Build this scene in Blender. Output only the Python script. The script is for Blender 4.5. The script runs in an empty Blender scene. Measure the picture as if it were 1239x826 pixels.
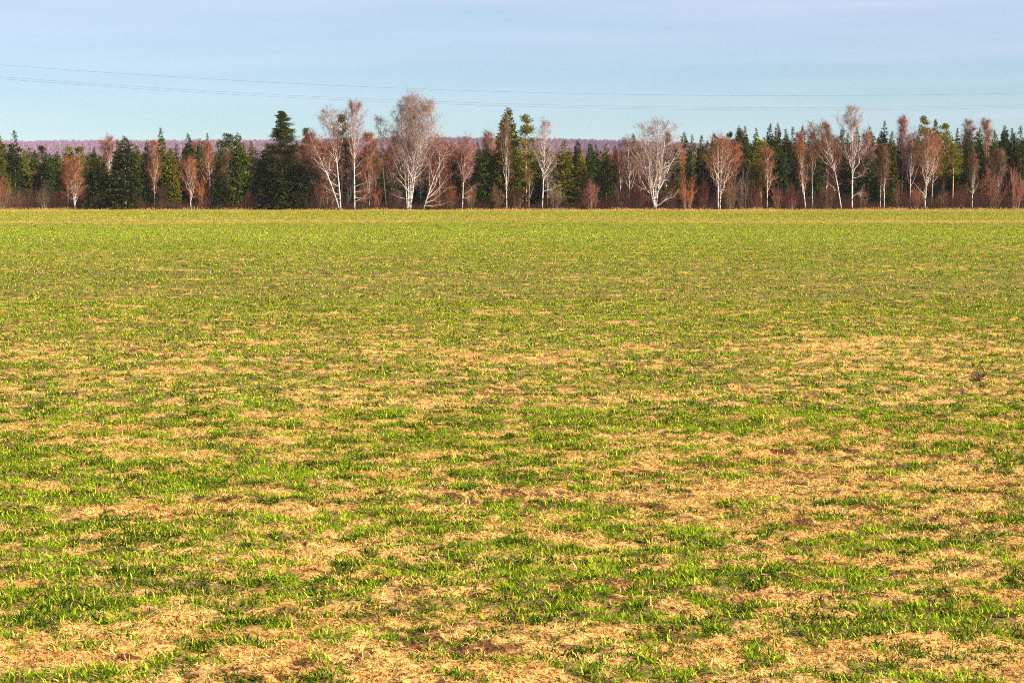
import bpy, math
import numpy as np
from mathutils import Vector

sc = bpy.context.scene
COL = sc.collection
rad = math.radians

# ------------------------------------------------------------------ camera model
F = 2300.0            # focal length in photo pixels (photo 1239 x 826)
CX, CY = 619.5, 413.0
HCAM = 2.5
PITCH = math.atan((413.0 - 236.0) / F)
HAZE_DENSITY = 0.00004
SUN_AZ, SUN_EL = 116.0, 31.0       # azimuth clockwise from the viewing direction (+Y)
SUN_STRENGTH, SKY_STRENGTH, EXPOSURE = 5.0, 0.05, 1.30

cp, sp = math.cos(PITCH), math.sin(PITCH)


def at(px, py, d):
    """world point on the ray through photo pixel (px, py) at distance y = d"""
    u, v = (px - CX) / F, (CY - py) / F
    dx, dy, dz = u, cp + v * sp, -sp + v * cp
    k = d / dy
    return dx * k, d, HCAM + dz * k


# ------------------------------------------------------------------ noise
def _hash(ix, iy, seed):
    h = (ix.astype(np.int64) * 374761393 + iy.astype(np.int64) * 668265263 + seed * 974634777) & 0xFFFFFFFF
    h = ((h ^ (h >> 13)) * 1274126177) & 0xFFFFFFFF
    h = ((h ^ (h >> 16)) * 2246822519) & 0xFFFFFFFF
    return ((h ^ (h >> 15)) & 0xFFFFFF) / float(0xFFFFFF)


def vnoise(x, y, seed=0):
    ix, iy = np.floor(x), np.floor(y)
    fx, fy = x - ix, y - iy
    fx, fy = fx * fx * fx * (fx * (fx * 6 - 15) + 10), fy * fy * fy * (fy * (fy * 6 - 15) + 10)
    a, b = _hash(ix, iy, seed), _hash(ix + 1, iy, seed)
    c, d = _hash(ix, iy + 1, seed), _hash(ix + 1, iy + 1, seed)
    return (a + (b - a) * fx) * (1 - fy) + (c + (d - c) * fx) * fy


def fbm(x, y, seed=0, octv=3):
    s, amp, tot = 0.0, 1.0, 0.0
    for o in range(octv):
        ca, sa = math.cos(0.35 * o), math.sin(0.35 * o)
        s = s + amp * (vnoise((x * ca - y * sa) * 2 ** o + 17.3 * o, (x * sa + y * ca) * 2 ** o + 5.1 * o, seed + o) - 0.5)
        tot += amp
        amp *= 0.55
    return s / tot * 2.0


def sstep(a, b, x):
    t = np.clip((x - a) / (b - a), 0, 1)
    return t * t * (3 - 2 * t)


def terrain(x, y):
    """smooth lie of the field and the woodland floor"""
    w = sstep(60, 320, y)
    e = 0.0000105 * (x - 8) ** 2
    e = np.minimum(e, 0.5)
    z = w * (e - 0.03)
    z = z + 0.45 * sstep(318.5, 323.0, y) * vnoise(x / 7.0, x * 0 + 3.0, 36)
    z = z + 0.05 * fbm(x / 26.0, y / 14.0, 91, 2) * sstep(15, 60, y) * (1 - 0.7 * sstep(150, 300, y))
    return z


def greenness(x, y):
    """how much of the young crop stands here, about -1 .. 1"""
    far = sstep(25, 110, y)
    a = fbm(x / 0.95 + 3.1, y / 0.50, 11, 3)
    b = fbm(x / 3.2, y / 1.25 + 9.0, 21, 3)
    c = fbm(x / 17.0 + 4.0, y / 6.0, 31, 3)
    e = fbm(x / 40.0, y / 22.0, 41, 2)
    f = vnoise(x / 0.17, y / 0.13, 51) - 0.5
    q = fbm(x / 0.34, y / 0.20, 15, 2)
    st = fbm(x / 1.7, y / 0.30, 17, 2)
    g = 0.62 * a + 0.36 * b + 0.45 * st + (0.22 + 0.28 * far) * c + 0.30 * far * e + 1.35 * f + 1.15 * q
    # thin and thick parts of the field
    bias = 0.46 + 0.36 * sstep(20, 45, y)
    bias = bias - 0.72 * np.exp(-(((x - 3.1) / 2.6) ** 2 + ((y - 16.3) / 2.6) ** 2))
    bias = bias - 0.45 * np.exp(-(((x - 6.5) / 2.5) ** 2 + ((y - 29.5) / 4.5) ** 2))
    bias = bias - 0.16 * (1 - sstep(9.9, 10.7, y))
    bias = bias + 0.14 * np.exp(-((y - 12.4 - 0.05 * x) / 0.55) ** 2)
    bias = bias + 0.20 * np.exp(-(((x + 3.6) / 1.9) ** 2 + ((y - 14.3) / 2.4) ** 2))
    bias = bias - 0.30 * np.exp(-((y - 31.0 + 0.12 * x) / 1.6) ** 2) * (1 - sstep(0, 6, x))
    bias = bias + 0.28 * np.exp(-((y - 48.0) / 12.0) ** 2)
    bias = bias + 0.70 * np.exp(-((y - 121.0 - 0.1 * x) / 24.0) ** 2)
    bias = bias - 0.60 * np.exp(-((y - 185.0) / 22.0) ** 2) + 0.15 * np.exp(-((y - 245.0) / 25.0) ** 2) - 0.35 * sstep(275, 315, y)
    return g + bias


def bare(x, y):
    """bare soil showing between the mats of straw"""
    return sstep(0.24, 0.52, 0.8 * fbm(x / 0.16, y / 0.12, 95, 2) + 0.6 * fbm(x / 0.06, y / 0.045, 98, 2) + 0.35 * fbm(x / 2.5, y / 1.2, 97, 2) + 0.22 * np.exp(-(((x - 3.1) / 2.6) ** 2 + ((y - 16.3) / 2.6) ** 2)))


def micro(x, y):
    """clods, drill rows and matted straw: relief of the near field"""
    fade = 1 - sstep(45, 140, y)
    z = 0.036 * fbm(x / 0.75 + 7, y / 0.28, 61, 3)
    z = z + 0.034 * fbm(x / 0.15, y / 0.11, 71, 2)
    z = z + 0.05 * fbm(x / 4.5, y / 1.7, 81, 2)
    return z * fade


def zground(x, y):
    return terrain(x, y) + micro(x, y)


# ------------------------------------------------------------------ mesh helpers
def mesh_from(name, V, Q, mat, attrs=None, smooth=False, T=None):
    me = bpy.data.meshes.new(name)
    V = np.ascontiguousarray(V, dtype=np.float32).reshape(-1, 3)
    Q = np.asarray(Q, dtype=np.int32).reshape(-1, 4)
    nq = len(Q)
    nt = 0 if T is None else len(T)
    loops = Q.ravel() if T is None else np.concatenate([Q.ravel(), np.asarray(T, dtype=np.int32).ravel()])
    me.vertices.add(len(V))
    me.vertices.foreach_set('co', V.ravel())
    me.loops.add(len(loops))
    me.loops.foreach_set('vertex_index', loops)
    me.polygons.add(nq + nt)
    st = np.concatenate([np.arange(nq) * 4, nq * 4 + np.arange(nt) * 3]).astype(np.int32)
    me.polygons.foreach_set('loop_start', st)
    me.polygons.foreach_set('use_smooth', np.full(nq + nt, smooth, dtype=bool))
    for k, a in (attrs or {}).items():
        a = np.asarray(a, dtype=np.float32)
        if a.ndim == 1:
            at_ = me.attributes.new(k, 'FLOAT', 'POINT')
            at_.data.foreach_set('value', a)
        else:
            at_ = me.attributes.new(k, 'FLOAT_COLOR', 'POINT')
            c4 = np.ones((len(a), 4), dtype=np.float32)
            c4[:, :3] = a
            at_.data.foreach_set('color', c4.ravel())
    me.update(calc_edges=True)
    me.validate()
    me.materials.append(mat)
    return me


def tubes(P, R, S=3):
    """P (n,k,3) centre lines, R (n,k) radii -> verts, quads"""
    n, k, _ = P.shape
    Tn = np.empty_like(P)
    Tn[:, 1:-1] = P[:, 2:] - P[:, :-2]
    Tn[:, 0] = P[:, 1] - P[:, 0]
    Tn[:, -1] = P[:, -1] - P[:, -2]
    Tn /= np.linalg.norm(Tn, axis=2, keepdims=True) + 1e-9
    ref = np.zeros_like(Tn)
    ref[..., 1] = 1.0
    m = np.abs(Tn[..., 1]) > 0.9
    ref[m] = (1, 0, 0)
    A = np.cross(Tn, ref)
    A /= np.linalg.norm(A, axis=2, keepdims=True) + 1e-9
    B = np.cross(Tn, A)
    th = np.arange(S) / S * 2 * np.pi
    V = P[:, :, None, :] + R[:, :, None, None] * (np.cos(th)[None, None, :, None] * A[:, :, None, :] + np.sin(th)[None, None, :, None] * B[:, :, None, :])
    i = np.arange(n)[:, None, None] * (k * S)
    j = np.arange(k - 1)[None, :, None] * S
    s = np.arange(S)[None, None, :]
    s2 = (s + 1) % S
    Q = np.stack([i + j + s, i + j + s2, i + j + S + s2, i + j + S + s], axis=-1).reshape(-1, 4)
    return V.reshape(-1, 3), Q


class Acc:
    def __init__(self):
        self.V, self.Q, self.A, self.n = [], [], [], 0

    def add(self, V, Q, a):
        self.V.append(V)
        self.Q.append(Q + self.n)
        self.A.append(np.broadcast_to(np.asarray(a, dtype=np.float32), (len(V),)) if np.ndim(a) == 0 else np.asarray(a, dtype=np.float32))
        self.n += len(V)

    def tube(self, P, R, S, lv0, lv1=None):
        V, Q = tubes(P, R, S)
        n, k, _ = P.shape
        lv1 = lv0 if lv1 is None else lv1
        a = np.broadcast_to(np.linspace(lv0, lv1, k)[None, :, None], (n, k, S)).reshape(-1)
        self.add(V, Q, a)

    def mesh(self, name, mat, attr='lvl', smooth=False):
        return mesh_from(name, np.concatenate(self.V), np.concatenate(self.Q), mat, {attr: np.concatenate(self.A)}, smooth)


def unit(v):
    return v / (np.linalg.norm(v, axis=-1, keepdims=True) + 1e-9)


# ------------------------------------------------------------------ materials
def newmat(name):
    m = bpy.data.materials.new(name)
    m.use_nodes = True
    nt = m.node_tree
    nt.nodes.clear()
    out = nt.nodes.new('ShaderNodeOutputMaterial')
    return m, nt, out


def N(nt, t, **kw):
    n = nt.nodes.new(t)
    for k, v in kw.items():
        setattr(n, k, v)
    return n


def mixc(nt, fac, a, b, mode='MIX'):
    n = nt.nodes.new('ShaderNodeMix')
    n.data_type = 'RGBA'
    n.blend_type = mode
    for s, v in ((0, fac), (6, a), (7, b)):
        if isinstance(v, (int, float)):
            n.inputs[s].default_value = v
        elif isinstance(v, tuple):
            n.inputs[s].default_value = (*v, 1.0)
        else:
            nt.links.new(v, n.inputs[s])
    return n.outputs[2]


def ramp(nt, fac, stops):
    n = nt.nodes.new('ShaderNodeValToRGB')
    el = n.color_ramp.elements
    while len(el) < len(stops):
        el.new(0.5)
    for e, (p, c) in zip(el, stops):
        e.position = p
        e.color = (*c, 1) if isinstance(c, tuple) else (c, c, c, 1)
    nt.links.new(fac, n.inputs[0])
    return n.outputs[0]


def noise(nt, vec, scale, detail=4, rough=0.6):
    n = nt.nodes.new('ShaderNodeTexNoise')
    n.inputs['Scale'].default_value = scale
    n.inputs['Detail'].default_value = detail
    n.inputs['Roughness'].default_value = rough
    if vec is not None:
        nt.links.new(vec, n.inputs['Vector'])
    return n.outputs['Fac']


def leafy(name, colour_socket_fn, transl):
    """diffuse + translucent surface for blades, needles and straw"""
    m, nt, out = newmat(name)
    c = colour_socket_fn(nt)
    d = N(nt, 'ShaderNodeBsdfDiffuse')
    t = N(nt, 'ShaderNodeBsdfTranslucent')
    mx = N(nt, 'ShaderNodeMixShader')
    mx.inputs[0].default_value = transl
    nt.links.new(c, d.inputs[0])
    nt.links.new(c, t.inputs[0])
    nt.links.new(d.outputs[0], mx.inputs[1])
    nt.links.new(t.outputs[0], mx.inputs[2])
    nt.links.new(mx.outputs[0], out.inputs[0])
    return m


def attr_colour(nt):
    a = N(nt, 'ShaderNodeAttribute', attribute_name='col')
    return a.outputs['Color']


mat_blade = leafy('young_crop', attr_colour, 0.35)
mat_straw = leafy('dead_straw', attr_colour, 0.15)


def needle_colour(nt):
    a = N(nt, 'ShaderNodeAttribute', attribute_name='lvl')
    oi = N(nt, 'ShaderNodeObjectInfo')
    lo = mixc(nt, 1.0, oi.outputs['Color'], (0.55, 0.62, 0.6), 'MULTIPLY')
    hi = mixc(nt, 1.0, oi.outputs['Color'], (1.6, 1.45, 1.0), 'MULTIPLY')
    return mixc(nt, a.outputs['Fac'], lo, hi)


mat_needle = leafy('conifer_needles', needle_colour, 0.18)


def twig_material():
    m, nt, out = newmat('birch_twigs')
    a = N(nt, 'ShaderNodeAttribute', attribute_name='lvl')
    oi = N(nt, 'ShaderNodeObjectInfo')
    c = mixc(nt, a.outputs['Fac'], (0.54, 0.47, 0.40), oi.outputs['Color'])
    b = N(nt, 'ShaderNodeBsdfPrincipled')
    b.inputs['Roughness'].default_value = 0.75
    b.inputs['Specular IOR Level'].default_value = 0.2
    nt.links.new(c, b.inputs['Base Color'])
    nt.links.new(b.outputs[0], out.inputs[0])
    return m


mat_twig = twig_material()


def bark_material(name, pale, dark, thr):
    m, nt, out = newmat(name)
    tc = N(nt, 'ShaderNodeTexCoord')
    mp = N(nt, 'ShaderNodeMapping')
    mp.inputs['Scale'].default_value = (1.0, 1.0, 2.6)
    nt.links.new(tc.outputs['Object'], mp.inputs[0])
    f = noise(nt, mp.outputs[0], 1.6, 5, 0.7)
    sx = N(nt, 'ShaderNodeSeparateXYZ')
    nt.links.new(tc.outputs['Object'], sx.inputs[0])
    zr = N(nt, 'ShaderNodeMapRange')
    zr.inputs['From Min'].default_value, zr.inputs['From Max'].default_value = 0.0, 3.0
    zr.inputs['To Min'].default_value, zr.inputs['To Max'].default_value = -0.09, 0.02
    nt.links.new(sx.outputs['Z'], zr.inputs['Value'])
    ad = N(nt, 'ShaderNodeMath', operation='ADD')
    nt.links.new(f, ad.inputs[0])
    nt.links.new(zr.outputs[0], ad.inputs[1])
    k = ramp(nt, ad.outputs[0], [(thr, 0.0), (thr + 0.09, 1.0)])
    c = mixc(nt, k, dark, pale)
    b = N(nt, 'ShaderNodeBsdfPrincipled')
    b.inputs['Roughness'].default_value = 0.7
    b.inputs['Specular IOR Level'].default_value = 0.25
    nt.links.new(c, b.inputs['Base Color'])
    nt.links.new(b.outputs[0], out.inputs[0])
    return m


mat_birch_bark = bark_material('birch_bark', (0.62, 0.55, 0.49), (0.10, 0.075, 0.06), 0.425)
mat_spruce_bark = bark_material('spruce_bark', (0.16, 0.11, 0.08), (0.07, 0.05, 0.04), 0.45)
mat_pine_bark = bark_material('pine_bark', (0.50, 0.25, 0.10), (0.20, 0.11, 0.07), 0.42)


def ground_material():
    m, nt, out = newmat('field_soil_and_thatch')
    tc = N(nt, 'ShaderNodeTexCoord')
    g = N(nt, 'ShaderNodeAttribute', attribute_name='green')
    wood = N(nt, 'ShaderNodeAttribute', attribute_name='wood')
    n1 = noise(nt, tc.outputs['Object'], 38.0, 4, 0.7)
    n2 = noise(nt, tc.outputs['Object'], 6.0, 5, 0.65)
    n3 = noise(nt, tc.outputs['Object'], 1.1, 4, 0.6)
    straw = ramp(nt, n1, [(0.36, (0.10, 0.045, 0.02)), (0.47, (0.46, 0.24, 0.066)), (0.64, (0.70, 0.43, 0.13))])
    soil = ramp(nt, n1, [(0.40, (0.030, 0.012, 0.005)), (0.66, (0.24, 0.095, 0.034))])
    sa = N(nt, 'ShaderNodeAttribute', attribute_name='soil')
    s0 = ramp(nt, n2, [(0.60, 0.0), (0.70, 0.6)])
    s1 = N(nt, 'ShaderNodeMath', operation='MAXIMUM')
    nt.links.new(s0, s1.inputs[0])
    nt.links.new(sa.outputs['Fac'], s1.inputs[1])
    s1 = s1.outputs[0]
    base = mixc(nt, s1, straw, soil)
    pink = ramp(nt, n3, [(0.45, 0.0), (0.62, 0.5)])
    base = mixc(nt, pink, base, (1.0, 0.76, 0.58), 'MULTIPLY')
    greeny = ramp(nt, n1, [(0.38, (0.025, 0.03, 0.008)), (0.66, (0.11, 0.11, 0.025))])
    base = mixc(nt, g.outputs['Fac'], base, greeny)
    litter = ramp(nt, n2, [(0.3, (0.05, 0.03, 0.02)), (0.7, (0.14, 0.08, 0.05))])
    base = mixc(nt, wood.outputs['Fac'], base, litter)
    b = N(nt, 'ShaderNodeBsdfPrincipled')
    b.inputs['Roughness'].default_value = 0.95
    b.inputs['Specular IOR Level'].default_value = 0.1
    nt.links.new(base, b.inputs['Base Color'])
    bp = N(nt, 'ShaderNodeBump')
    bp.inputs['Strength'].default_value = 0.9
    bp.inputs['Distance'].default_value = 0.02
    nt.links.new(n1, bp.inputs['Height'])
    nt.links.new(bp.outputs[0], b.inputs['Normal'])
    nt.links.new(b.outputs[0], out.inputs[0])
    return m


mat_ground = ground_material()


def plain(name, col, rough=0.8, metal=0.0):
    m, nt, out = newmat(name)
    b = N(nt, 'ShaderNodeBsdfPrincipled')
    b.inputs['Base Color'].default_value = (*col, 1)
    b.inputs['Roughness'].default_value = rough
    b.inputs['Metallic'].default_value = metal
    nt.links.new(b.outputs[0], out.inputs[0])
    return m


# ------------------------------------------------------------------ object helpers
def link(name, me, parent=None, color=None):
    o = bpy.data.objects.new(name, me)
    COL.objects.link(o)
    if parent is not None:
        o.parent = parent
    if color is not None:
        o.color = (*color, 1)
    return o


def tag(o, label=None, cat=None, group=None, kind=None):
    if label: o['label'] = label
    if cat: o['category'] = cat
    if group: o['group'] = group
    if kind: o['kind'] = kind
    return o


def thing(name, loc, label, cat, group):
    o = bpy.data.objects.new(name, None)
    o.empty_display_size = 0.5
    COL.objects.link(o)
    o.location = loc
    return tag(o, label, cat, group)


# ------------------------------------------------------------------ ground
def build_ground():
    r = np.concatenate([np.geomspace(0.4, 7.2, 14)[:-1], np.geomspace(7.2, 60, 860)[:-1], np.geomspace(60, 345, 240)[:-1], np.geomspace(345, 4200, 45)])
    fine = np.linspace(-19, 19, 460)
    coarse = np.linspace(19, 341, 56)[1:-1]
    ang = np.radians(np.concatenate([fine, coarse]))
    Rr, A = np.meshgrid(r, ang, indexing='ij')
    x, y = Rr * np.sin(A), Rr * np.cos(A)
    front = np.abs(A) < rad(19.5)
    z = terrain(x, y) + np.where(front, micro(x, y), 0)
    z = np.where(y > -1e9, z, 0)
    g = sstep(-0.15, 0.9, greenness(x, y)) * np.where(front, 1, 0.5)
    g = g * 0.75
    so = bare(x, y) * np.where(front, 1 - 0.6 * sstep(60, 200, y), 0)
    wood = sstep(320.5, 323.5, y + 1.2 * (vnoise(x / 4, y / 4, 5) - 0.5))
    nr, na = Rr.shape
    i = np.arange(nr - 1)[:, None]
    j = np.arange(na)[None, :]
    j2 = (j + 1) % na
    Q = np.stack([i * na + j, i * na + j2, (i + 1) * na + j2, (i + 1) * na + j], -1).reshape(-1, 4)[:, ::-1]
    V = np.stack([x, y, z], -1).reshape(-1, 3)
    c = len(V)
    V = np.concatenate([V, [[0, 0, 0]]])
    jj = np.arange(na)
    T = np.stack([jj, (jj + 1) % na, np.full(na, c)], -1)
    ga = np.concatenate([g.ravel(), [0.4]])
    wa = np.concatenate([wood.ravel(), [0]])
    me = mesh_from('field', V, Q, mat_ground, {'green': ga, 'wood': wa, 'soil': np.concatenate([so.ravel(), [0]])}, True, T)
    return tag(link('field', me), kind='structure')


build_ground()


# ------------------------------------------------------------------ blades
def strips(P, W, side):
    """P (n,k,3), W (n,k), side (n,3) -> ribbon verts/quads"""
    n, k, _ = P.shape
    L = P - side[:, None, :] * W[:, :, None] * 0.5
    Rr = P + side[:, None, :] * W[:, :, None] * 0.5
    V = np.stack([L, Rr], axis=2).reshape(-1, 3)
    i = np.arange(n)[:, None] * (2 * k)
    j = np.arange(k - 1)[None, :] * 2
    Q = np.stack([i + j, i + j + 1, i + j + 3, i + j + 2], -1).reshape(-1, 4)
    return V, Q


def scatter(rng, d0, d1, dens, margin=1.7):
    """uniform points over the visible wedge of the field"""
    k = 0.305
    area = k * (d1 ** 2 - d0 ** 2) + 2 * margin * (d1 - d0)
    n = int(area * dens)
    # sample y by its width
    yy = np.linspace(d0, d1, 400)
    w = 2 * (k * yy + margin)
    cdf = np.cumsum(w)
    cdf /= cdf[-1]
    y = np.interp(rng.random(n), cdf, yy)
    x = (rng.random(n) * 2 - 1) * (k * y + margin)
    return x, y


def blade_mesh(rng, x, y, length, width, lean, curl, k, tone):
    """a leaf per point: rises, bends over; tone (n,3)"""
    n = len(x)
    az = rng.random(n) * 2 * np.pi
    h = np.stack([np.cos(az), np.sin(az), np.zeros(n)], -1)
    up = np.array([0, 0, 1.0])
    z = zground(x, y) - 0.006
    P = np.empty((n, k, 3))
    P[:, 0] = np.stack([x, y, z], -1)
    el = lean
    seg = length / (k - 1)
    for s in range(1, k):
        d = h * np.sin(el)[:, None] + up * np.cos(el)[:, None]
        P[:, s] = P[:, s - 1] + d * seg[:, None]
        el = el + curl / (k - 1)
    prof = {2: [1.0, 0.35], 3: [0.8, 1.0, 0.12], 4: [0.7, 1.0, 0.75, 0.08]}[k]
    W = width[:, None] * np.array(prof)[None, :]
    ra = az + np.pi / 2 + rng.normal(0, 0.5, n)
    side = np.stack([np.cos(ra), np.sin(ra), rng.normal(0, 0.25, n)], -1)
    V, Q = strips(P, W, unit(side))
    C = np.repeat(tone, 2 * k, axis=0)
    return V, Q, C


def tones(rng, n, a, b, c, pc, x, y, seed):
    """colour between a and b, a share pc of c, drifting across the field"""
    t = np.clip(rng.normal(0.5, 0.27, n) + 1.15 * fbm(x / 0.28, y / 0.20, seed, 2), 0, 1)[:, None]
    out = np.array(a) * (1 - t) + np.array(b) * t
    m = rng.random(n) < pc
    out[m] = np.array(c) * rng.uniform(0.75, 1.15, (m.sum(), 1))
    # brighter tones in a strip across the far field
    out = out * (1 + 0.25 * np.exp(-((y - 121) / 26.0) ** 2))[:, None]
    v = np.interp(y, [9, 60, 150, 320], [1.0, 0.85, 0.5, 0.3])[:, None]
    return out * (1 + v * rng.uniform(-0.5, 0.38, (n, 1)))


GREEN = ((0.036, 0.088, 0.005), (0.255, 0.375, 0.013), (0.60, 0.52, 0.045))
STRAW = ((0.46, 0.235, 0.055), (0.80, 0.52, 0.155), (0.13, 0.05, 0.02))


def build_grass():
    rng = np.random.default_rng(4)
    V, Q, C, n0 = [], [], [], 0

    def put(v, q, c):
        nonlocal n0
        V.append(v); Q.append(q + n0); C.append(c)
        n0 += len(v)

    def green(d0, d1, dens, wmul, lmul, tuft, k):
        x, y = scatter(rng, d0, d1, dens)
        g = greenness(x, y)
        keep = rng.random(len(x)) < 0.16 + 0.84 * sstep(-0.45, 0.75, g)
        x, y, g = x[keep], y[keep], g[keep]
        x, y, g = np.repeat(x, tuft), np.repeat(y, tuft), np.repeat(g, tuft)
        n = len(x)
        x = x + rng.normal(0, 0.018 * wmul, n)
        y = y + rng.normal(0, 0.018 * wmul, n)
        vig = 0.65 + 0.5 * sstep(-0.3, 0.9, g)
        L = (0.020 + 0.042 * rng.random(n) ** 1.4) * vig * lmul
        W = rng.uniform(0.0055, 0.0105, n) * wmul
        lean = np.abs(rng.normal(0.62, 0.42, n))
        curl = rng.uniform(0.2, 1.8, n)
        put(*blade_mesh(rng, x, y, L, W, lean, curl, k, tones(rng, n, *GREEN, 0.20, x, y, 7)))

    green(8.6, 22, 500, 0.95, 1.0, 10, 4)
    green(22, 45, 120, 1.55, 1.05, 8, 3)
    green(45, 100, 34, 2.4, 1.1, 7, 3)
    green(100, 200, 14, 3.8, 1.15, 6, 2)
    green(200, 320, 8, 5, 1.25, 6, 2)
    me = mesh_from('grass', np.concatenate(V), np.concatenate(Q), mat_blade, {'col': np.concatenate(C)})
    tag(link('grass', me), kind='stuff')

    V, Q, C, n0 = [], [], [], 0

    def straw(d0, d1, dens, wmul, lmul, k, flat):
        x, y = scatter(rng, d0, d1, dens)
        g = greenness(x, y)
        keep = rng.random(len(x)) < (0.14 + 0.86 * (1 - sstep(-0.4, 0.5, g))) * (1 - 0.85 * bare(x, y) * (y < 60))
        x, y = x[keep], y[keep]
        n = len(x)
        L = rng.uniform(0.03, 0.11, n) * lmul
        W = rng.uniform(0.003, 0.008, n) * wmul
        lean = np.where(rng.random(n) < flat, rng.uniform(1.05, 1.6, n), rng.uniform(0.5, 1.3, n))
        curl = rng.normal(0.2, 0.7, n)
        v, q, c = blade_mesh(rng, x, y, L, W, lean, curl, k, tones(rng, n, *STRAW, 0.16, x, y, 8))
        v[:, 2] += 0.008
        put(v, q, c)

    straw(8.6, 22, 3600, 0.85, 0.55, 3, 0.85)
    straw(22, 45, 520, 1.6, 0.65, 3, 0.75)
    straw(45, 100, 20, 3.2, 0.9, 2, 0.45)
    straw(100, 200, 12, 4, 0.95, 2, 0.25)
    straw(200, 320, 42, 5.5, 1.05, 2, 0.15)
    # tall dead grass along the edge of the wood
    n = 9000
    x = rng.uniform(-100, 100, n)
    y = 318.6 + 1.5 * vnoise(x / 5.0, x * 0, 33) + np.abs(rng.normal(0, 1.3, n))
    put(*blade_mesh(rng, x, y, rng.uniform(0.10, 0.45, n) * (0.5 + vnoise(x / 3.0, x * 0, 34)), rng.uniform(0.02, 0.06, n), np.abs(rng.normal(0.2, 0.3, n)), rng.uniform(0, 1, n), 3, 0.7 * tones(rng, n, *STRAW, 0.2, x, y, 9)))
    me = mesh_from('dead_grass', np.concatenate(V), np.concatenate(Q), mat_straw, {'col': np.concatenate(C)})
    tag(link('dead_grass', me), kind='stuff')


build_grass()


# ------------------------------------------------------------------ birches
def interp_path(P, t):
    """P (k,3) with uniform parameter, t (n,) in 0..1"""
    k = len(P) - 1
    f = np.clip(t, 0, 1) * k
    i = np.minimum(f.astype(int), k - 1)
    w = (f - i)[:, None]
    return P[i] * (1 - w) + P[i + 1] * w


def interp_many(P, idx, t):
    k = P.shape[1] - 1
    f = np.clip(t, 0, 1) * k
    i = np.minimum(f.astype(int), k - 1)
    w = (f - i)[:, None]
    A, B = P[idx, i], P[idx, i + 1]
    return A * (1 - w) + B * w, unit(B - A)


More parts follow.
